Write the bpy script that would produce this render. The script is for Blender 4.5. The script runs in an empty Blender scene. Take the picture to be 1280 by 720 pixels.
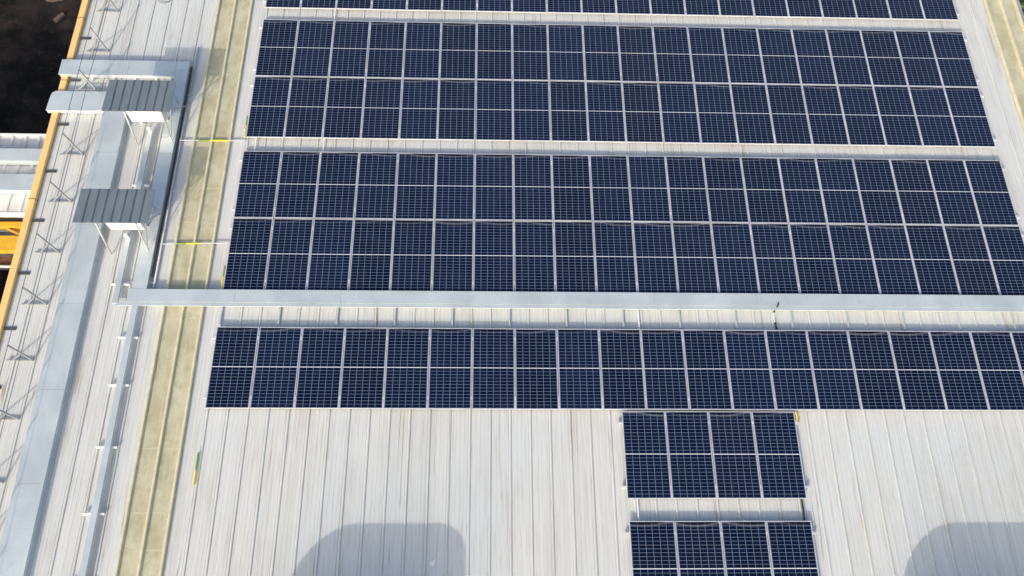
import bpy, math, random
from mathutils import Matrix, Vector

random.seed(11)
SC = bpy.context.scene
COL = SC.collection
RAD = math.radians

# ------------------------------------------------------------------ camera
cam = bpy.data.cameras.new("camera")
cam.sensor_width = 36.0
cam.lens = 36.0 * 1053.705 / 1280.0
cam.clip_start = 0.1
cam.clip_end = 2000.0
camo = bpy.data.objects.new("camera", cam)
COL.objects.link(camo)
Rm = Matrix(((0.99944211, -0.00767919, -0.03250379),
             (-0.00659406, 0.90868146, -0.41743806),
             (0.03274118, 0.41741950, 0.90812388)))
camo.matrix_world = Matrix.Translation((7.23440, -8.62967, 21.42758)) @ Rm.to_4x4()
SC.camera = camo

# ------------------------------------------------------------------ light
SUN_DX, SUN_DY = 0.70, 1.85           # shadow offset per metre of height
SUN_EL = math.atan2(1.0, math.hypot(SUN_DX, SUN_DY))
SUN_ROT = math.atan2(-SUN_DX, -SUN_DY)
world = bpy.data.worlds.new("World")
SC.world = world
world.use_nodes = True
wn = world.node_tree.nodes
sky = wn.new("ShaderNodeTexSky")
sky.sky_type = 'NISHITA'
sky.sun_disc = False
sky.sun_elevation = SUN_EL
sky.sun_rotation = SUN_ROT
sky.air_density = 1.0
sky.dust_density = 4.6
sky.ozone_density = 1.0
world.node_tree.links.new(sky.outputs[0], wn["Background"].inputs[0])
wn["Background"].inputs[1].default_value = 0.15
sun = bpy.data.lights.new("sun", 'SUN')
sun.energy = 2.0
sun.angle = RAD(0.5)
sun.color = (1.0, 0.89, 0.76)
suno = bpy.data.objects.new("sun", sun)
COL.objects.link(suno)
suno.rotation_euler = Vector((SUN_DX, SUN_DY, -1.0)).to_track_quat('-Z', 'Y').to_euler()
suno.location = (-10, -25, 30)
SC.view_settings.view_transform = 'Standard'
SC.view_settings.look = 'None'
SC.view_settings.gamma = 1.0
SC.view_settings.use_curve_mapping = False
SC.view_settings.exposure = 0.58
SC.render.film_transparent = False

# ------------------------------------------------------------------ material helpers
class NT:
    def __init__(self, name):
        self.m = bpy.data.materials.new(name)
        self.m.use_nodes = True
        self.t = self.m.node_tree
        self.n = self.t.nodes
        self.b = self.n["Principled BSDF"]
    def new(self, k, **kw):
        x = self.n.new(k)
        for a, v in kw.items():
            setattr(x, a, v)
        return x
    def link(self, a, b):
        self.t.links.new(a, b)
    def put(self, sock, v):
        if isinstance(v, (int, float)):
            sock.default_value = v
        elif isinstance(v, (tuple, list)):
            sock.default_value = tuple(v) + ((1.0,) if len(v) == 3 and len(sock.default_value) == 4 else ())
        else:
            self.link(v, sock)
    def math(self, op, a, b=0.0, c=0.0, clamp=False):
        x = self.new("ShaderNodeMath", operation=op, use_clamp=clamp)
        self.put(x.inputs[0], a); self.put(x.inputs[1], b); self.put(x.inputs[2], c)
        return x.outputs[0]
    def mix(self, f, a, b, blend='MIX'):
        x = self.new("ShaderNodeMix", data_type='RGBA', blend_type=blend)
        self.put(x.inputs[0], f); self.put(x.inputs[6], a); self.put(x.inputs[7], b)
        return x.outputs[2]
    def ramp(self, f, p0, p1, v0=0.0, v1=1.0):
        x = self.new("ShaderNodeMapRange", interpolation_type='SMOOTHSTEP')
        self.put(x.inputs[0], f)
        x.inputs[1].default_value = p0; x.inputs[2].default_value = p1
        x.inputs[3].default_value = v0; x.inputs[4].default_value = v1
        return x.outputs[0]
    def noise(self, vec, scale, detail=4.0, rough=0.55, dist=0.0):
        x = self.new("ShaderNodeTexNoise")
        self.link(vec, x.inputs["Vector"])
        x.inputs["Scale"].default_value = scale
        x.inputs["Detail"].default_value = detail
        x.inputs["Roughness"].default_value = rough
        x.inputs["Distortion"].default_value = dist
        return x.outputs["Fac"]
    def pos(self, scale=(1, 1, 1), kind="geo", loc=(0, 0, 0)):
        if kind == "geo":
            src = self.new("ShaderNodeNewGeometry").outputs["Position"]
        else:
            src = self.new("ShaderNodeTexCoord").outputs["Object"]
        mp = self.new("ShaderNodeMapping")
        mp.inputs["Scale"].default_value = scale
        mp.inputs["Location"].default_value = loc
        self.link(src, mp.inputs["Vector"])
        return mp.outputs[0]
    def bump(self, h, strength=0.2, dist=0.01):
        x = self.new("ShaderNodeBump")
        x.inputs["Strength"].default_value = strength
        x.inputs["Distance"].default_value = dist
        self.link(h, x.inputs["Height"])
        self.link(x.outputs[0], self.b.inputs["Normal"])
    def set(self, base=None, rough=None, metal=None, spec=None):
        if base is not None: self.put(self.b.inputs["Base Color"], base)
        if rough is not None: self.put(self.b.inputs["Roughness"], rough)
        if metal is not None: self.put(self.b.inputs["Metallic"], metal)
        if spec is not None: self.put(self.b.inputs["Specular IOR Level"], spec)
        return self.m

def simple(name, col, rough=0.5, metal=0.0, var=0.12, scale=3.0, stretch=(1, 1, 1)):
    t = NT(name)
    f = t.noise(t.pos(stretch), scale, 5)
    dark = tuple(c * (1 - var) for c in col)
    light = tuple(min(1, c * (1 + var)) for c in col)
    t.set(t.mix(t.ramp(f, .3, .7), dark, light), rough, metal)
    return t.m

M = {}
# weathered pale roof sheet: streaks run along the ribs (y)
def roof_mat():
    t = NT("roof_sheet_metal")
    n1 = t.noise(t.pos((5.0, 0.10, 1)), 1.0, 6, .6)
    n2 = t.noise(t.pos((0.35, 0.22, 1)), 1.0, 5, .6)
    n3 = t.noise(t.pos((22.0, 0.8, 1)), 1.0, 3, .6)
    n4 = t.noise(t.pos((30, 30, 1)), 1.0, 3, .6)
    c = t.mix(t.ramp(n1, .32, .68), (0.535, 0.553, 0.528), (0.615, 0.63, 0.603))
    c = t.mix(t.ramp(n2, .35, .7), c, (0.565, 0.598, 0.598))
    c = t.mix(t.math('MULTIPLY', t.ramp(n3, .50, .75), .50), c, (0.39, 0.38, 0.345))
    c = t.mix(t.math('MULTIPLY', t.ramp(n4, .62, .8), .15), c, (0.38, 0.37, 0.35))
    # brown run-off streaks: few, narrow, long
    s = t.noise(t.pos((3.6, 0.035, 1), loc=(3.3, 0, 0)), 1.0, 2, .4, .3)
    s2 = t.noise(t.pos((2.7, 0.03, 1), loc=(9.1, 2, 0)), 1.0, 2, .4, .2)
    d = t.math('MINIMUM', t.math('ABSOLUTE', t.math('SUBTRACT', s, .57)), t.math('ABSOLUTE', t.math('SUBTRACT', s2, .60)))
    line = t.ramp(d, 0.0, .008, 1.0, 0.0)
    brk = t.ramp(t.noise(t.pos((2, .5, 1)), 1.0, 3), .42, .62)
    c = t.mix(t.math('MULTIPLY', t.math('MULTIPLY', line, brk), .75), c, (0.30, 0.245, 0.16))
    t.bump(t.noise(t.pos((9, .5, 1)), 1.0, 3), .12, .004)
    # grime patches, drawn out along the slope
    n5 = t.noise(t.pos((1.3, 0.30, 1), loc=(4, 7, 0)), 1.0, 6, .65)
    c = t.mix(t.math('MULTIPLY', t.ramp(n5, .50, .78), .42), c, (0.42, 0.40, 0.36))
    return t.set(c, t.ramp(n2, .3, .7, .42, .58), 0.0, .45)
M['roof'] = roof_mat()

def sky_mat(name, tone=1.0):
    t = NT(name)
    n1 = t.noise(t.pos((1.6, 1.1, 1)), 1.0, 6, .65)
    n2 = t.noise(t.pos((6, 4, 1)), 1.0, 5, .65)
    n3 = t.noise(t.pos((14, .7, 1)), 1.0, 4, .6)
    c = t.mix(t.ramp(n1, .32, .68), tuple(v * tone for v in (0.39, 0.37, 0.235)), tuple(v * tone for v in (0.53, 0.522, 0.38)))
    c = t.mix(t.math('MULTIPLY', t.ramp(n2, .48, .72), .5), c, (0.31, 0.295, 0.155))
    c = t.mix(t.math('MULTIPLY', t.ramp(n3, .5, .75), .35), c, (0.62, 0.60, 0.44))
    t.bump(n2, .15, .004)
    return t.set(c, .5, 0.0, .4)
M['skylight'] = sky_mat("fibreglass_sheet")
M['skylight_rib'] = simple("fibreglass_rib", (0.61, 0.575, 0.40), .45, 0, .1, 4)
M['lap'] = simple("fibreglass_lap", (0.50, 0.485, 0.32), .5, 0, .1, 4)

def galv_mat(name, col, rough, metal):
    t = NT(name)
    n1 = t.noise(t.pos((.9, .9, .9)), 1.0, 4)
    n2 = t.noise(t.pos((26, 26, 26)), 1.0, 3)
    c = t.mix(t.ramp(n1, .3, .7), tuple(v * .92 for v in col), tuple(v * 1.06 for v in col))
    c = t.mix(t.math('MULTIPLY', t.ramp(n2, .45, .7), .25), c, tuple(v * .8 for v in col))
    n3 = t.noise(t.pos((3.5, 2.2, 3)), 1.0, 5, .65)
    c = t.mix(t.math('MULTIPLY', t.ramp(n3, .56, .72), .22), c, tuple(v * .62 for v in col))
    r = t.ramp(n1, .3, .7, rough - .06, rough + .06)
    t.bump(n1, .05, .01)
    return t.set(c, r, metal)
M['galv'] = galv_mat("galvanised_steel", (0.65, 0.72, 0.725), .42, .45)
M['alu'] = galv_mat("brushed_aluminium", (0.80, 0.81, 0.82), .38, .5)
M['post'] = galv_mat("galvanised_post", (0.36, 0.37, 0.38), .45, .5)
M['wire'] = simple("steel_wire", (0.16, 0.16, 0.17), .45, .6)
M['trim'] = simple("yellow_trim_paint", (0.84, 0.56, 0.22), .45, 0, .08, 2.0, (1, .3, 1))
M['trim_joint'] = simple("trim_joint_sealant", (0.30, 0.16, 0.05), .6)
M['strap'] = simple("dark_strap", (0.075, 0.078, 0.08), .6, .2)
M['wall'] = simple("wall_cladding", (0.30, 0.31, 0.32), .6)
M['slate'] = simple("shelter_sheet_paint", (0.145, 0.182, 0.207), .5, .0, .10, 2.0, (3, .6, 1))
M['white'] = simple("white_enamel", (0.82, 0.82, 0.80), .35, 0, .03)
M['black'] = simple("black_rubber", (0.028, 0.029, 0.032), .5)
M['yellow'] = simple("yellow_tape", (0.78, 0.62, 0.03), .5, 0, .06)
M['green'] = simple("green_tape", (0.16, 0.30, 0.05), .5, 0, .06)
M['conduit'] = simple("grey_conduit", (0.48, 0.50, 0.53), .45, 0, .06)
M['lowroof'] = simple("lower_roof_sheet", (0.66, 0.655, 0.64), .5, 0, .12, 2.0, (3, .8, 1))
M['gantry'] = simple("yellow_gantry_paint", (0.72, 0.40, 0.03), .45, 0, .14, 2.5)
M['rust'] = simple("rusty_brown_steel", (0.13, 0.055, 0.025), .8, 0, .3, 4)
M['bark'] = simple("shrub_stem", (0.10, 0.075, 0.05), .9)
M['debris'] = simple("pale_debris", (0.12, 0.095, 0.07), .8, 0, .3, 6)
M['paper'] = simple("white_scrap", (0.80, 0.80, 0.78), .7)

def ground_mat():
    t = NT("dark_gravel_ground")
    n1 = t.noise(t.pos((.25, .25, .25)), 1.0, 6, .65)
    n2 = t.noise(t.pos((2.2, 2.2, 2.2)), 1.0, 8, .7)
    v = t.new("ShaderNodeTexVoronoi"); v.inputs["Scale"].default_value = 5.0
    t.link(t.pos(), v.inputs["Vector"])
    c = t.mix(t.ramp(n1, .42, .60), (0.004, 0.004, 0.0042), (0.032, 0.025, 0.021))
    c = t.mix(t.math('MULTIPLY', t.ramp(n2, .55, .75), .6), c, (0.075, 0.060, 0.048))
    c = t.mix(t.math('MULTIPLY', t.ramp(v.outputs["Distance"], .0, .5, 1, 0), .25), c, (0.03, 0.027, 0.026))
    t.bump(n2, .6, .12)
    return t.set(c, .95, 0, .2)
M['ground'] = ground_mat()

def leaf_mat():
    t = NT("shrub_leaf")
    oi = t.noise(t.pos((3, 3, 3)), 1.0, 3)
    t.set(t.mix(t.ramp(oi, .35, .65), (0.035, 0.075, 0.018), (0.10, 0.16, 0.05)), .55)
    return t.m
M['leaf'] = leaf_mat()

# solar cells: 6 x 24 half cells, white grid, wide middle bar, dirt at the lower (far) edge
PW, PL = 1.134, 2.278
FR = 0.017                                        # visible frame lip
GW, GL = PW - 2 * FR, PL - 2 * FR
def cell_mat():
    t = NT("solar_cells_under_glass")
    uv = t.new("ShaderNodeUVMap")
    sp = t.new("ShaderNodeSeparateXYZ"); t.link(uv.outputs[0], sp.inputs[0])
    u, v = sp.outputs[0], sp.outputs[1]           # metres from the left, metres from the far edge
    oi = t.new("ShaderNodeObjectInfo")
    rnd = oi.outputs["Random"]
    mar = 0.010
    pu = (GW - 2 * mar) / 6
    fu = t.math('PINGPONG', t.math('SUBTRACT', u, mar), pu / 2)
    lu = t.ramp(fu, .0026, .0056, 1, 0)
    half = GL / 2
    hv = t.math('SUBTRACT', half, t.math('ABSOLUTE', t.math('SUBTRACT', v, half)))
    pv = (half - mar - .009) / 12
    fv = t.math('PINGPONG', t.math('SUBTRACT', hv, mar), pv / 2)
    lv = t.ramp(fv, .0018, .0046, 1, 0)
    mid = t.ramp(hv, half - .0125, half - .0095)
    edge_u = t.math('MINIMUM', u, t.math('SUBTRACT', GW, u))
    eu = t.ramp(t.math('MINIMUM', edge_u, hv), mar * .6, mar, 1, 0)
    grid = t.math('MAXIMUM', t.math('MULTIPLY', t.math('MAXIMUM', lu, lv), .62), t.math('MAXIMUM', mid, t.math('MULTIPLY', eu, .5)))
    # each cell slightly different
    cu = t.math('FLOOR', t.math('DIVIDE', t.math('SUBTRACT', u, mar), pu))
    cv = t.math('FLOOR', t.math('DIVIDE', v, pv))
    cb = t.new("ShaderNodeCombineXYZ"); t.link(cu, cb.inputs[0]); t.link(cv, cb.inputs[1]); t.link(t.math('MULTIPLY', rnd, 97.0), cb.inputs[2])
    wn_ = t.new("ShaderNodeTexWhiteNoise"); t.link(cb.outputs[0], wn_.inputs[0])
    cellr = wn_.outputs[0]
    tone = t.math('ADD', t.math('MULTIPLY', rnd, .7), t.math('MULTIPLY', cellr, .3))
    c = t.mix(tone, (0.0012, 0.0044, 0.0185), (0.0022, 0.0084, 0.0340))
    r2 = t.math('FRACT', t.math('MULTIPLY', rnd, 7.31))
    c = t.mix(t.math('MULTIPLY', t.math('GREATER_THAN', r2, .88), .22), c, (0.0080, 0.0075, 0.0170))
    c = t.mix(grid, c, (0.32, 0.39, 0.54))
    c = t.mix(t.math('MULTIPLY', mid, .85), c, (0.62, 0.65, 0.70))
    # dirt film collected along the low edge, bow-shaped, different on every panel
    u0 = t.math('MULTIPLY', t.math('FRACT', t.math('MULTIPLY', rnd, 13.7)), GW)
    q = t.math('DIVIDE', t.math('SUBTRACT', u, u0), .62)
    bow = t.math('MULTIPLY', t.math('MAXIMUM', t.math('SUBTRACT', 1.0, t.math('MULTIPLY', q, q)), 0.0), .075)
    dd = t.math('SUBTRACT', v, bow)
    rim = t.math('MULTIPLY', t.ramp(dd, -.004, .004), t.ramp(dd, .008, .085, 1, 0))
    film = t.math('MULTIPLY', rim, t.ramp(t.math('FRACT', t.math('MULTIPLY', rnd, 29.1)), .0, 1.0, .06, .32))
    c = t.mix(film, c, (0.27, 0.285, 0.30))
    clean = t.ramp(dd, -.006, .0, 1, 0)
    c = t.mix(t.math('MULTIPLY', clean, .65), c, (0.006, 0.007, 0.012))
    # fine dust
    dust = t.noise(t.pos((3, 3, 3)), 1.0, 5, .6)
    c = t.mix(t.math('MULTIPLY', t.ramp(dust, .4, .75), .010), c, (0.34, 0.34, 0.34))
    t.set(c, t.math('ADD', .10, t.math('MULTIPLY', rim, .4)), 0.0, .5)
    t.b.inputs["IOR"].default_value = 1.31
    return t.m
M['cells'] = cell_mat()

# ------------------------------------------------------------------ mesh helpers
class MB:
    def __init__(self):
        self.v, self.f, self.uv = [], [], {}
    def quad(self, a, b, c, d):
        i = len(self.v); self.v += [a, b, c, d]; self.f.append((i, i + 1, i + 2, i + 3)); return self
    def box(self, x0, x1, y0, y1, z0, z1):
        i = len(self.v)
        self.v += [(x0, y0, z0), (x1, y0, z0), (x1, y1, z0), (x0, y1, z0), (x0, y0, z1), (x1, y0, z1), (x1, y1, z1), (x0, y1, z1)]
        self.f += [tuple(i + k for k in q) for q in ((0, 3, 2, 1), (4, 5, 6, 7), (0, 1, 5, 4), (1, 2, 6, 5), (2, 3, 7, 6), (3, 0, 4, 7))]
        return self
    def bar(self, p, q, w, h=None):
        p, q = Vector(p), Vector(q); h = h or w
        d = (q - p).normalized()
        s = d.cross(Vector((0, 0, 1)))
        s = Vector((1, 0, 0)) if s.length < 1e-4 else s.normalized()
        t = s.cross(d).normalized()
        i = len(self.v)
        for e in (p, q):
            for a, b in ((-1, -1), (1, -1), (1, 1), (-1, 1)):
                self.v.append(tuple(e + s * (a * w / 2) + t * (b * h / 2)))
        self.f += [tuple(i + k for k in q_) for q_ in ((0, 1, 2, 3), (7, 6, 5, 4), (0, 4, 5, 1), (1, 5, 6, 2), (2, 6, 7, 3), (3, 7, 4, 0))]
        return self
    def tube(self, pts, r, n=8):
        pts = [Vector(p) for p in pts]
        i0 = len(self.v)
        for k, p in enumerate(pts):
            a = pts[max(0, k - 1)]; b = pts[min(len(pts) - 1, k + 1)]
            d = (b - a).normalized()
            s = d.cross(Vector((0, 0, 1)))
            s = Vector((1, 0, 0)) if s.length < 1e-3 else s.normalized()
            t = s.cross(d)
            for j in range(n):
                an = 2 * math.pi * j / n
                self.v.append(tuple(p + (s * math.cos(an) + t * math.sin(an)) * r))
        for k in range(len(pts) - 1):
            for j in range(n):
                a = i0 + k * n + j; b = i0 + k * n + (j + 1) % n
                self.f.append((a, b, b + n, a + n))
        self.f.append(tuple(i0 + j for j in range(n))[::-1])
        self.f.append(tuple(i0 + (len(pts) - 1) * n + j for j in range(n)))
        return self
    def prism(self, poly, z0, z1):                 # polygon in xy
        n = len(poly); i = len(self.v)
        self.v += [(x, y, z0) for x, y in poly] + [(x, y, z1) for x, y in poly]
        self.f.append(tuple(i + k for k in range(n))[::-1]); self.f.append(tuple(i + n + k for k in range(n)))
        for k in range(n):
            l = (k + 1) % n
            self.f.append((i + k, i + l, i + n + l, i + n + k))
        return self
    def sweep_y(self, prof, y0, y1, closed=False, caps=False):   # profile in xz swept along y
        n = len(prof); i = len(self.v)
        self.v += [(x, y0, z) for x, z in prof] + [(x, y1, z) for x, z in prof]
        for k in range(n if closed else n - 1):
            l = (k + 1) % n
            self.f.append((i + k, i + l, i + n + l, i + n + k))
        if caps:
            self.f.append(tuple(i + k for k in range(n))); self.f.append(tuple(i + n + k for k in range(n))[::-1])
        return self
    def build(self, name, mat, parent=None, bevel=0.0, loc=None, smooth=False):
        me = bpy.data.meshes.new(name)
        me.from_pydata(self.v, [], self.f)
        me.validate()
        me.materials.append(mat)
        if smooth:
            for p in me.polygons: p.use_smooth = True
        o = bpy.data.objects.new(name, me)
        COL.objects.link(o)
        if parent is not None: o.parent = parent
        if loc: o.location = loc
        if bevel:
            b = o.modifiers.new("bevel", 'BEVEL'); b.width = bevel; b.segments = 2; b.limit_method = 'ANGLE'
        return o

def tag(o, label, cat, group=None):
    if not 4 <= len(label.split()) <= 16: print("LABEL LENGTH", label)
    o["label"] = label; o["category"] = cat
    if group: o["group"] = group
    return o
def thing(name, label, cat, loc=(0, 0, 0), group=None):
    o = bpy.data.objects.new(name, None); COL.objects.link(o)
    o.location = loc; o.empty_display_size = .2
    return tag(o, label, cat, group)
def copy_tree(root):
    r = root.copy(); COL.objects.link(r)
    for ch in list(root.children):
        c = ch.copy(); COL.objects.link(c); c.parent = r
        for g in list(ch.children):
            d = g.copy(); COL.objects.link(d); d.parent = c
    return r

# ------------------------------------------------------------------ ground
GZ = -10.0
g = MB().quad((-600, -600, GZ), (600, -600, GZ), (600, 600, GZ), (-600, 600, GZ)).build("ground", M['ground'])
g["kind"] = "structure"

# ------------------------------------------------------------------ the big building and its roof
RZ = -0.15                                         # pan of the roof sheet
XL, XR, Y0, Y1 = -5.72, 25.36, -32.0, 34.0
RIB0, RP = 1.612, 0.5265
bld = thing("industrial_building", "wide industrial building under a pale ribbed metal roof with yellow edge trim", "building", (10, 0, GZ))
def at_root(o, root):                              # geometry written in world space under a moved Empty
    o.location = -root.location
    return o
prof = [(XL, RZ)]
k0 = math.ceil((XL + .1 - RIB0) / RP); k1 = math.floor((XR - .08 - RIB0) / RP)
RIBS = [RIB0 + RP * k for k in range(k0, k1 + 1)]
def pan_flutes(a, b):
    out = []
    n = 3
    for j in range(1, n + 1):
        x = a + (b - a) * j / (n + 1)
        out += [(x - .020, RZ), (x - .010, RZ + .0025), (x + .010, RZ + .0025), (x + .020, RZ)]
    return out
for i, x in enumerate(RIBS):
    prof += [(x - .048, RZ), (x - .043, RZ - .010), (x - .036, RZ - .010), (x - .026, RZ + .018), (x - .006, RZ + .024), (x + .006, RZ + .024), (x + .026, RZ + .018), (x + .036, RZ - .010), (x + .043, RZ - .010), (x + .048, RZ)]
    if i + 1 < len(RIBS): prof += pan_flutes(x + .048, RIBS[i + 1] - .048)
prof += [(XR, RZ)]
at_root(MB().sweep_y(prof, Y0, Y1).build("roof", M['roof'], bld), bld)
w = MB()
w.box(XL + .05, XR - .05, Y0 + .05, Y1 - .05, GZ, RZ - .06)
at_root(w.build("wall", M['wall'], bld), bld)

# yellow edge trim along the left edge, with sealed joints and dark straps
TX0, TX1, TZ = -5.93, -5.735, -0.03
trim = at_root(MB().box(TX0, TX1, Y0, Y1, -.55, TZ).build("edge_trim", M['trim'], bld, .015), bld)
for y in (-9.4, -5.0, -0.6, 3.95, 8.2, 10.7, 15.0):
    MB().box(TX0 - .004, TX1 + .004, y - .014, y + .014, -.50, TZ + .004).build("trim_joint", M['trim_joint'], trim)
for y in (11.6, 9.94, 8.28, 6.62, 4.95, 3.29, 1.62, -.04, -1.70, -3.35, -5.0):
    jit = random.uniform(-.02, .02)
    MB().box(-5.70 + jit, -5.40 + jit, y - .045, y + .045, RZ + .003, RZ + .030).build("strap", M['strap'], trim, .006)
# plain grey edge flashing on the right side
at_root(MB().box(XR + .003, XR + .10, Y0, Y1, -.5, RZ + .03).build("edge_flashing", M['wall'], bld), bld)

# translucent fibreglass strips set in the roof
def skylight(x_ribs, laps, tone_mat):
    a, b = x_ribs[0], x_ribs[-1]
    s = at_root(MB().box(a - .05, b + .05, Y0 + .3, Y1 - .3, RZ + .007, RZ + .012).build("skylight_strip", tone_mat, bld), bld)
    for x in x_ribs:
        MB().sweep_y([(x - .042, RZ + .0125), (x - .027, RZ + .084), (x, RZ + .090), (x + .027, RZ + .084), (x + .042, RZ + .0125)], Y0 + .3, Y1 - .3).build("rib", M['skylight_rib'], s)
    for y in laps:
        for p, q in zip(x_ribs[:-1], x_ribs[1:]):
            MB().box(p + .045, q - .045, y - .018, y + .018, RZ + .0122, RZ + .0145).build("lap_joint", M['lap'], s)
    return s
def near_rib(x): return min(RIBS, key=lambda r: abs(r - x))
rl = near_rib(-1.53); skylight([rl, rl + RP, rl + 2 * RP], (-8.1, -5.81, -4.92, -3.3, .3, 3.3, 4.44, 8.6, 13.1), M['skylight'])
rr = near_rib(24.22); skylight([rr, rr + RP, rr + 2 * RP - .02], (-5.0, 2.0, 4.9, 9.4, 14.0), M['skylight'])

# ------------------------------------------------------------------ solar panels
ORD = "first second third fourth fifth sixth seventh eighth ninth tenth eleventh twelfth thirteenth fourteenth fifteenth sixteenth seventeenth eighteenth nineteenth twentieth".split()
PITCH = PW + .020
proto = None
def make_panel():
    r = bpy.data.objects.new("solar_panel", None); COL.objects.link(r); r.empty_display_size = .2
    f = MB()
    H = .035
    f.box(0, PW, -FR, 0, -H, 0); f.box(0, PW, -PL, -PL + FR, -H, 0)
    f.box(0, FR, -PL + FR, -FR, -H, 0); f.box(PW - FR, PW, -PL + FR, -FR, -H, 0)
    f.build("frame", M['alu'], r)
    gm = MB()
    gm.v = [(FR, -PL + FR, -.004), (PW - FR, -PL + FR, -.004), (PW - FR, -FR, -.004), (FR, -FR, -.004),
            (FR, -PL + FR, -.010), (PW - FR, -PL + FR, -.010), (PW - FR, -FR, -.010), (FR, -FR, -.010)]
    gm.f = [(0, 1, 2, 3), (7, 6, 5, 4), (0, 4, 5, 1), (1, 5, 6, 2), (2, 6, 7, 3), (3, 7, 4, 0)]
    o = gm.build("cell_sheet", M['cells'], r)
    uvl = o.data.uv_layers.new(name="UVMap")
    for lp in o.data.loops:
        co = o.data.vertices[lp.vertex_index].co
        uvl.data[lp.index].uv = (co.x - FR, -FR - co.y)
    for y in (-.30, -PL + .30):
        MB().box(PW - .012, PW + .032, y - .035, y + .035, .001, .007).box(PW + .004, PW + .016, y - .03, y + .03, -.036, .0005).build("clamp", M['alu'], r)
    return r
def panel(x, ytop, label, group):
    global proto
    if proto is None:
        proto = make_panel(); o = proto
    else:
        o = copy_tree(proto)
    o.location = (x + random.uniform(-.002, .002), ytop + random.uniform(-.003, .003), random.uniform(-.003, .003))
    tag(o, label, "solar panel", group)
    return o

YA, YB, YC, YD, YS, YT = 0.0, 5.6687, 10.7387, 13.5153, -2.3250, -5.1540
XS = 10.868
for i in range(20):
    x = i * PITCH
    panel(x, YD, f"dark blue solar panel {ORD[i]} from left in the farthest row at the top edge", "solar panels in the farthest row")
    for yt, arr, grp in ((YC, "second array behind the long tray", "solar panels in the far double array"),
                         (YB, "array directly behind long tray", "solar panels in the double array behind the tray")):
        panel(x, yt, f"dark blue solar panel {ORD[i]} from left, upper row of {arr}", grp)
        panel(x, yt - PL - .020, f"dark blue solar panel {ORD[i]} from left, lower row of {arr}", grp)
    panel(x, YA, f"dark blue solar panel {ORD[i]} from left, single row in front of the long tray", "solar panels in the single row")
for i, nm in enumerate(("leftmost", "second from left", "third from left", "rightmost")):
    panel(XS + i * PITCH, YS, f"dark blue solar panel, {nm} in the block of four below the single row", "solar panels in the block below the single row")
    panel(XS + .01 + i * PITCH, YT, f"dark blue solar panel, {nm} in the nearest block at the bottom edge", "solar panels in the nearest block")

# mounting rails under each row, ends sticking out at the sides
def rail(x0, x1, y, label):
    m = MB()
    m.box(x0, x1, y - .022, y + .022, RZ + .046, -.038)
    o = m.build("mounting_rail", M['alu'])
    tag(o, label, "mounting rail", "aluminium rails under the solar panels")
W20 = 20 * PITCH
for yt, where in ((YD, "panels of the farthest row"), (YC, "upper panels of second array behind tray"), (YC - PL - .02, "lower panels of second array behind tray"),
                  (YB, "upper panels of array just behind tray"), (YB - PL - .02, "lower panels of array just behind tray"), (YA, "panels of the single row")):
    rail(-.10, W20 + .10, yt - .30, f"aluminium rail under the far end of the {where}")
    rail(-.10, W20 + .10, yt - PL + .30, f"aluminium rail under the near end of the {where}")
for yt, where in ((YS, "block of four below the single row"), (YT, "nearest block of four panels")):
    rail(XS - .10, XS + 4 * PITCH + .10, yt - .30, f"short aluminium rail under the far end of the {where}")
    rail(XS - .10, XS + 4 * PITCH + .10, yt - PL + .30, f"short aluminium rail under the near end of the {where}")

# ------------------------------------------------------------------ cable trays
def seg_lid(m, x0, x1, y0, y1, z0, z1, axis, step=2.44):
    a, b = (x0, x1) if axis == 'x' else (y0, y1)
    p = a
    while p < b - 1e-3:
        q = min(p + step, b)
        if axis == 'x': m.box(p, q - .008, y0, y1, z0, z1)
        else: m.box(x0, x1, p, q - .008, z0, z1)
        p = q

# long tray between the rows
lt = thing("cable_tray", "long galvanised cable tray crossing the whole roof between the panel rows", "cable tray", (0, .85, RZ))
def add(mb, name, mat, root, bevel=0.0, smooth=False):
    o = mb.build(name, mat, root, bevel, smooth=smooth)
    return at_root(o, root)
add(MB().box(-2.51, 24.6, .72, 1.070, RZ + .05, .046), "body", M['galv'], lt)
m = MB(); seg_lid(m, -2.52, 24.6, .700, 1.083, .0465, .058, 'x', 2.9); add(m, "lid", M['galv'], lt)
m = MB(); m.box(-2.80, 24.6, .596, .689, .040, .046); m.box(-2.80, 24.6, .590, .5955, .010, .046)
add(m, "front_flange", M['galv'], lt)
for i in range(16):
    x = .03 + i * 3 * RP
    m = MB().box(x - .022, x + .022, .12, .715, RZ + .046, RZ + .075).box(x - .035, x + .035, .09, .13, RZ + .044, RZ + .082)
    add(m, "support_bracket", M['galv'], lt)

# wide tray under the shelters
wt = thing("cable_tray", "wide galvanised cable tray running under both shelters beside the skylight strip", "cable tray", (-2.25, 5, RZ))
add(MB().box(-2.445, -2.065, 1.088, 8.93, RZ + .05, .040), "body", M['galv'], wt)
m = MB(); seg_lid(m, -2.455, -2.055, 1.088, 8.935, .0405, .052, 'y', 2.5); add(m, "lid", M['galv'], wt)
for y in (1.35, 4.3, 7.6):
    add(MB().box(-3.02, -1.86, y - .018, y + .018, RZ + .046, RZ + .049 + .0), "support_bracket", M['white'], wt)

tag(MB().tube([(-2.005, 1.5, RZ + .08), (-2.01, 3.0, RZ + .085), (-2.0, 5.2, RZ + .08), (-2.015, 8.8, RZ + .08)], .026, 8).build("black_tube", M['black'], smooth=True),
    "thick black tube lying along the right side of the wide tray", "cable")  # black tube following the dark strip at the tray's right edge
tag(MB().tube([(-1.925, 1.15, RZ + .07), (-1.93, 5.0, RZ + .07), (-1.92, 9.6, RZ + .07)], .026, 8).build("conduit", M['conduit'], smooth=True),
    "long grey conduit running beside the black tube and the wide tray", "conduit")

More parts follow.
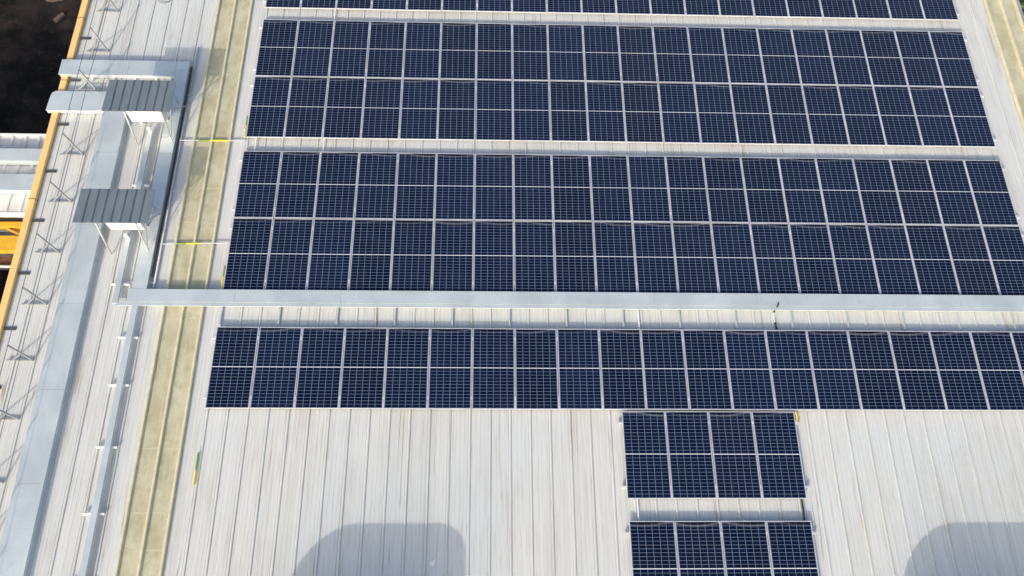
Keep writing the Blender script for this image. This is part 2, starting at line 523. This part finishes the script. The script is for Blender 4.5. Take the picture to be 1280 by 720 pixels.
# broad tray on the left with its branch over the roof edge
bt = thing("cable_tray", "broadest galvanised cable tray, running down the left side with a branch over the edge", "cable tray", (-4.0, 0, RZ))
bx0, bx1 = -4.36, -3.65
add(MB().box(bx0 + .012, bx1 - .012, -14.0, 7.0, RZ + .012, .040), "body", M['galv'], bt)
m = MB(); seg_lid(m, bx0, bx1, -14.0, 7.02, .0405, .053, 'y', 2.44)
# branch with a rounded far corner
cx, cy, rr_ = bx1 - .42, 7.72 - .42, .42
poly = [(bx0 - .20, 7.022), (bx1, 7.022)]
for k in range(7):
    a = k / 6 * math.pi / 2
    poly.append((cx + rr_ * math.cos(a), cy + rr_ * math.sin(a)))
poly += [(-5.93, 7.72), (-6.02, 7.66), (-6.05, 7.56), (-6.08, 7.00), (bx0 - .30, 7.00)]
m.prism(poly, .0405, .053)
add(m, "lid", M['galv'], bt)
pb = [(x * .997 - .012, y - .010 if y > 7.3 else y + .008) for x, y in poly]
add(MB().prism(pb, RZ + .045, .040), "branch_body", M['galv'], bt)
add(MB().box(bx1 - .0115, bx1 + .035, -14.0, 7.0, RZ + .006, RZ + .0115), "side_flange", M['galv'], bt)

# upper branch over the edge
ub = thing("cable_tray", "short galvanised cable tray branching across the roof edge behind the farther shelter", "cable tray", (-4, 8.65, RZ))
add(MB().box(-5.99, -2.460, 8.375, 8.92, RZ + .045, .040), "body", M['galv'], ub)
m = MB(); seg_lid(m, -6.0, -2.4575, 8.355, 8.935, .0405, .052, 'x', 2.1); add(m, "lid", M['galv'], ub)
m = MB()
for x in (-5.0, -4.35, -3.7, -3.05): m.box(x - .02, x + .02, 8.20, 8.37, RZ + .046, RZ + .07)
add(m, "support_bracket", M['alu'], ub)

# two slim perforated trays on white brackets
def slim(label, x0, x1, y0, y1, brackets, bx):
    t = thing("cable_tray", label, "cable tray", ((x0 + x1) / 2, y0, RZ))
    add(MB().box(x0, x1, y0, y1, -.03, .045), "body", M['galv'], t, .006)
    for y in brackets:
        m = MB().box(bx[0], bx[1], y - .022, y + .022, -.075, -.0345)
        for x in (bx[0] + .06, bx[1] - .06): m.box(x - .025, x + .025, y - .022, y + .022, RZ + .044, -.0755)
        add(m, "support_bracket", M['white'], t)
    return t
slim("slim galvanised cable tray in front of the long tray, resting on white cross brackets", -2.365, -2.20, -14.0, .575,
     (-.31, -1.65, -3.30, -4.96, -6.6, -8.2), (-2.60, -2.07))
su = slim("slim galvanised cable tray passing beneath both shelters towards the long tray", -2.915, -2.77, .66, 6.30, (1.26, 4.45), (-3.08, -2.58))
for y, top in ((6.33, .42), (2.70, .46)):
    add(MB().box(-2.90, -2.80, y - .05, y + .01, -.02, top - .22), "riser", M['white'], su, .01)

# ------------------------------------------------------------------ inverter shelters
def ribsheet(x0, x1, y0, y1, z0, z1, n):
    m = MB(); pr = []
    p = (x1 - x0) / n
    for k in range(n + 1):
        x = x0 + k * p
        if k in (0, n): pr.append((x, .0)); continue
        pr += [(x - .022, .0), (x - .012, .016), (x - .004, .003), (x + .004, .003), (x + .012, .016), (x + .022, .0)]
    i = len(pr)
    for y, z in ((y0, z0), (y1, z1)):
        m.v += [(x, y, z + h) for x, h in pr]
    for y, z in ((y0, z0), (y1, z1)):
        m.v += [(x, y, z + h - .006) for x, h in pr]
    for k in range(i - 1):
        m.f.append((k, k + 1, i + k + 1, i + k))
        m.f.append((2 * i + k, 3 * i + k, 3 * i + k + 1, 2 * i + k + 1))
        m.f.append((k, 2 * i + k, 2 * i + k + 1, k + 1)); m.f.append((i + k, i + k + 1, 3 * i + k + 1, 3 * i + k))
    m.f.append((0, i, 3 * i, 2 * i)); m.f.append((i - 1, 3 * i - 1, 4 * i - 1, 2 * i - 1))
    return m
def shelter(x0, x1, y0, y1, label, lx):
    zt = 1.10
    r = thing("inverter_shelter", label, "shelter", ((x0 + x1) / 2, (y0 + y1) / 2, RZ), "sheet metal shelters over the inverters")
    add(ribsheet(x0, x1, y0, y1, zt + .02, zt - .02, 8), "canopy", M['slate'], r)
    for x in lx:
        add(MB().bar((x, y0 + .02, zt), (x + .015, y0 - .33, RZ + .04), .038), "leg", M['post'], r)
        add(MB().bar((x, y1 - .08, zt - .03), (x, y1 - .08, RZ + .04), .034), "leg", M['post'], r)
    for x in lx:
        add(MB().bar((x, y0 + .03, zt - .025), (x, y1 - .05, zt - .050), .04), "cross_beam", M['post'], r)
    xr = lx[-1]
    add(MB().bar((xr + .24, y0 + .10, zt - .06), (xr + .05, y0 - .25, .22), .022), "brace", M['post'], r)
    add(MB().bar((xr + .24, y0 + .12, zt - .06), (xr + .22, y1 - .1, .0), .022), "brace", M['post'], r)
    return r
shelter(-3.84, -1.89, 6.22, 7.37, "dark grey sheet metal shelter farther back, beside the two edge branches", (-3.21, -2.15))
shelter(-3.90, -1.88, 2.55, 3.64, "dark grey sheet metal shelter nearer to the long cable tray", (-3.30, -2.23))
def inverter(x0, x1, y, z0, z1, label):
    r = thing("inverter", label, "inverter", ((x0 + x1) / 2, y, z0), "white inverters under the shelters")
    add(MB().box(x0, x1, y, y + .30, z0, z1), "case", M['white'], r, .025)
    m = MB()
    for k in range(4):
        x = x0 + .16 + k * .22
        m.tube([(x, y + .12, z0 - .07), (x, y + .12, z0 - .003)], .022, 8)
    add(m, "cable_gland", M['black'], r)
    add(MB().box(x0 + .10, x0 + .15, y + .303, y + .34, RZ + .05, z1 - .02).box(x1 - .15, x1 - .10, y + .303, y + .34, RZ + .05, z1 - .02), "mounting_frame", M['post'], r)
    add(MB().box(x0 + .06, x0 + .10, y + .26, y + .298, RZ + .05, z0 - .004), "stand_leg", M['white'], r)
inverter(-3.27, -2.26, 6.38, .38, .98, "white inverter box under the farther shelter's roof")
inverter(-3.20, -2.24, 2.72, .42, .98, "white inverter box under the nearer shelter's roof")

# ------------------------------------------------------------------ guard rail along the edge
gr = thing("guard_rail", "wire guard rail on leaning steel stanchions along the yellow roof edge", "guard rail", (-4.73, 4, RZ))
PX = -4.735
ys = [11.05, 9.41, 7.79, 5.53, 3.91, 2.27, .68, -.94, -2.55, -4.17, -5.8, -7.4, -9.0, -10.6, 12.7, 14.3]
apex = []
for y in ys:
    j = random.uniform(-.006, .006)
    zb = RZ + .045 if abs(y - 7.79) > .1 else .055
    ax, az = PX - .12 + j, RZ + 1.12
    u = add(MB().bar((PX, y, zb), (ax, y, az), .040, .040), "stanchion", M['post'], gr)
    mid = (PX * .52 + ax * .48, y, zb * .52 + az * .48)
    MB().bar((PX - .50, y, zb + .02), mid, .032, .032).build("brace", M['post'], u)
    MB().box(PX - .66, PX + .02, y - .020, y + .020, zb - .012, zb + .022).build("base_bar", M['post'], u)
    apex.append(((ax, y, az), mid))
apex.sort(key=lambda a: a[0][1])
for k in (0, 1):
    add(MB().tube([a[k] for a in apex], .0095, 6), "wire", M['wire'], gr)

# coil of loose wire on the roof at the top
ring = [(-3.33 + .21 * math.cos(a), 11.66 + .24 * math.sin(a), RZ + .055 + .004 * math.sin(3 * a)) for a in [i / 28 * 2 * math.pi for i in range(29)]]
tag(MB().tube(ring, .010, 6).build("wire_loop", M['wire'], smooth=True), "loose loop of dark wire lying on the roof ribs", "wire")

# ------------------------------------------------------------------ earth cables, conduits
def banded(name, label, cat, p, q, r, bands, base=M['conduit'], group=None):
    p, q = Vector(p), Vector(q)
    root = thing(name, label, cat, tuple(p), group)
    if base is not None:
        add(MB().tube([tuple(p), tuple(q)], r, 8), "tube", base, root)
    for a, b, mk in bands:
        add(MB().tube([tuple(p.lerp(q, a)), tuple(p.lerp(q, b))], r + .006, 8), mk + "_band", M[mk], root)
    return root
zc = RZ + .075
banded("conduit", "thin grey banded conduit crossing the skylight strip, the one farther from the long tray", "conduit",
       (-2.0, 6.06, zc), (-.02, 6.08, zc), .018, ((.30, .47, "green"), (.47, .74, "yellow")), group="banded conduits across the skylight strip")
banded("conduit", "thin grey banded conduit crossing the skylight strip, the one nearer the long tray", "conduit",
       (-1.96, 2.545, zc), (-.06, 2.60, zc), .018, ((.25, .38, "green"), (.38, .58, "yellow")), group="banded conduits across the skylight strip")
for x, ya, yb, ym, z, lab in ((-.045, 6.17, 6.95, 6.62, -.035, "green and yellow earth cable at the corner of the second array"),
                              (-.045, 1.09, 1.86, 1.52, -.035, "green and yellow earth cable at the corner of the array behind the tray"),
                              (-.02, -4.25, -3.42, -3.86, RZ + .06, "green and yellow earth cable lying alone on the roof below the single row")):
    banded("earth_cable", lab, "cable", (x, ya, z), (x, yb, z), .017, ((.0, (ym - ya) / (yb - ya), "yellow"), ((ym - ya) / (yb - ya), 1.0, "green")), None, "earth cables with green and yellow bands")
tag(MB().tube([(15.50, -2.62, -.02), (15.53, -2.45, -.02), (15.52, -2.33, -.03)], .026, 8).build("earth_cable", M['yellow']), "short yellow cable end beside the rightmost panel of the block of four", "cable")

def conduit(x, y0, y1, label, mat, r=.018):
    m = MB().tube([(x, y0, zc), (x + .01, (y0 + y1) / 2, zc), (x, y1, zc)], r, 8)
    tag(m.build("conduit", mat), label, "conduit", "short conduits crossing the gaps between panel rows")
conduit(11.13, -5.35, -4.4, "short white conduit in the gap between the two blocks of four", M['white'])
conduit(15.34, -5.35, -4.4, "short black conduit in the gap between the two blocks of four", M['black'], .024)
conduit(11.51, -.2, .66, "white conduit between the long tray and the single row", M['white'], .02)
conduit(.30, 5.5, 6.4, "white conduit in the gap between arrays, nearest the left end", M['white'])
conduit(2.34, 5.5, 6.4, "white conduit in the gap between arrays, right of another white one", M['white'])
conduit(2.26, 10.6, 11.4, "white conduit in the gap before the farthest row", M['white'])
bc = thing("black_tube", "black cable dropping from the long tray towards the single row", "cable", (15.36, .4, RZ))
add(MB().tube([(15.46, .80, .07), (15.43, .70, .065), (15.36, .60, -.03), (15.33, .55, -.06)], .022, 8), "upper_end", M['black'], bc)
add(MB().tube([(15.33, .55, -.061), (15.325, .40, -.09), (15.34, .26, -.09)], .016, 8), "sleeve", M['white'], bc)
add(MB().tube([(15.34, .26, -.09), (15.37, .0, -.08), (15.38, -.15, -.09)], .026, 8), "lower_end", M['black'], bc)

# scrap of paper on the shaded roof
tag(MB().prism([(5.93, -6.12), (6.03, -6.22), (6.10, -6.02), (6.00, -6.08)], RZ + .006, RZ + .012).build("paper_scrap", M['paper']), "small torn white scrap lying on the shaded roof", "scrap")

# ------------------------------------------------------------------ roof ventilators behind the camera's lower edge (their shadows show)
def ventilator(xc, label):
    r = thing("roof_ventilator", label, "ventilator", (xc, -11.5, RZ), "hooded roof ventilators")
    half = [(2.30, 0.0), (2.10, 1.10), (2.06, 1.40), (2.01, 1.58), (1.90, 1.74), (1.74, 1.87), (1.52, 1.98), (1.28, 2.045), (1.05, 2.073)]
    pr = [(-x, z) for x, z in half] + [(x, z) for x, z in half[::-1]]
    # leading edge of the hood, seen from above
    m = MB().sweep_y([(x, z) for x, z in pr], -3.0, 2.50, True, True)
    m.build("hood", M['roof'], r, smooth=False)
    for s in (-1, 1):
        MB().box(s * 2.42 - .10, s * 2.42 + .10, -3.0, 2.45, .03, .20).build("base_flashing", M['galv'], r)
ventilator(3.70, "hooded roof ventilator casting the rounded shadow left of the nearest block")
ventilator(18.75, "hooded roof ventilator casting the rounded shadow right of the nearest block")

# ------------------------------------------------------------------ below the roof edge on the left
LZ = -5.0
lb = thing("lower_building", "low white ribbed roof crossed by two galvanised trays beyond the yellow edge", "building", (-16, 7.9, GZ))
pr = []
x = -30.0
while x < -6.6:
    pr += [(x - .07, LZ), (x - .03, LZ + .045), (x + .03, LZ + .045), (x + .07, LZ)]
    x += .485
add(MB().sweep_y(pr, 6.30, 9.50), "roof", M['lowroof'], lb)
add(MB().box(-30.0, -6.65, 6.45, 9.40, GZ, LZ - .05), "wall", M['wall'], lb)
m = MB().box(-30.1, -6.6, 9.505, 9.60, LZ - .25, LZ + .05).box(-30.1, -6.6, 6.22, 6.295, LZ - .2, LZ + .03)
add(m, "edge_trim", M['white'], lb)
for i, (a, b) in enumerate(((8.24, 8.72), (7.02, 7.64))):
    t = thing("cable_tray", ("galvanised cable tray farther back on the lower white roof", "galvanised cable tray nearer the yellow gantry on the lower white roof")[i], "cable tray", (-14, a, LZ))
    add(MB().box(-30, -6.7, a, b, LZ + .05, LZ + .34), "body", M['galv'], t)
    m = MB(); seg_lid(m, -30, -6.7, a - .02, b + .02, LZ + .3405, LZ + .355, 'x'); add(m, "lid", M['galv'], t)

gy = thing("yellow_gantry", "yellow painted steel beams with a diagonal brace below the roof edge", "gantry", (-12, 6, GZ))
add(MB().box(-26, -6.7, 6.02, 6.20, -5.75, -5.5), "beam", M['gantry'], gy)
add(MB().box(-26, -6.7, 5.10, 5.66, -5.85, -5.55), "beam", M['gantry'], gy)
for x in (-13.6, -9.95):
    add(MB().prism([(x, 6.018), (x + .13, 6.018), (x + .86, 5.662), (x + .68, 5.662)], -5.72, -5.60), "brace", M['gantry'], gy)
add(MB().prism([(-9.70, 6.018), (-6.75, 6.018), (-6.75, 5.662), (-9.02, 5.662)], -5.78, -5.724), "gusset_plate", M['gantry'], gy)
for x in (-22.0, -7.2):
    add(MB().box(x - .15, x + .15, 5.2, 5.5, GZ, -5.853), "column", M['gantry'], gy)
add(MB().box(-26, -6.7, 4.72, 5.02, -6.15, -5.95), "lower_flange", M['rust'], gy)
tag(MB().tube([(-26, 4.62, -5.9), (-6.6, 4.62, -5.9)], .055, 10).build("pipe", M['white'], smooth=True), "thin white pipe running below the yellow gantry beams", "pipe")

# pale debris lying in the dark yard
for (x, y, l, a, lab) in ((-12.85, 19.6, .62, .9, "brown scrap sheet lying on the dark ground, lower of two"), (-13.3, 20.75, .8, .1, "brown scrap sheet lying on the dark ground at the photo's top edge")):
    cs, sn = math.cos(a), math.sin(a)
    pts = [(-.5, -.12), (-.1, -.2), (.45, -.1), (.5, .08), (.1, .17), (-.42, .10)]
    m = MB().prism([(x + l * (u * cs - v * sn), y + l * (u * sn + v * cs)) for u, v in pts], GZ + .004, GZ + .12)
    tag(m.build("scrap_sheet", M['debris']), lab, "scrap", "scraps lying in the yard")

# unseen building added outside the frame to shade the yard
nb = thing("yard_shade_building", "plain grey building added out of view to shade the yard", "building", (-22, -14, GZ))
add(MB().box(-44, -8.4, -26, -2.0, GZ, -4.2), "wall", M['wall'], nb)
add(MB().box(-44.3, -8.2, -26.3, -1.8, -4.198, -3.95), "roof", M['lowroof'], nb)

# shrub seen past the right roof edge
def shrub(x, y, z, h, label):
    r = thing("shrub", label, "shrub", (x, y, GZ))
    rnd = random.Random(5)
    m = MB()
    for k in range(7):
        a = rnd.uniform(0, 6.28); q = rnd.uniform(.2, .9)
        m.tube([(0, 0, 0), (q * .4 * math.cos(a), q * .4 * math.sin(a), h * .45), (q * 1.3 * math.cos(a), q * 1.3 * math.sin(a), h * rnd.uniform(.75, .98))], .05, 6)
    m.build("stem", M['bark'], r)
    m = MB()
    for k in range(2600):
        a = rnd.uniform(0, 6.28); q = 1.6 * math.sqrt(rnd.random()); zz = h * rnd.uniform(.45, 1.02) - q * .35
        if math.sin(a * 3 + zz * 2.1) * math.cos(zz * 3.0) > .55: continue
        c = Vector((q * math.cos(a), q * math.sin(a), zz))
        d = Vector((rnd.gauss(0, 1), rnd.gauss(0, 1), rnd.gauss(0, .6))).normalized()
        s = d.cross(Vector((rnd.gauss(0, 1), rnd.gauss(0, 1), rnd.gauss(0, 1)))).normalized()
        l, w_ = rnd.uniform(.10, .2), rnd.uniform(.03, .06)
        m.quad(tuple(c - d * l), tuple(c + s * w_), tuple(c + d * l), tuple(c - s * w_))
    m.build("crown", M['leaf'], r)
shrub(27.1, 12.6, GZ, 9.2, "leafy green shrub top showing past the right roof edge")
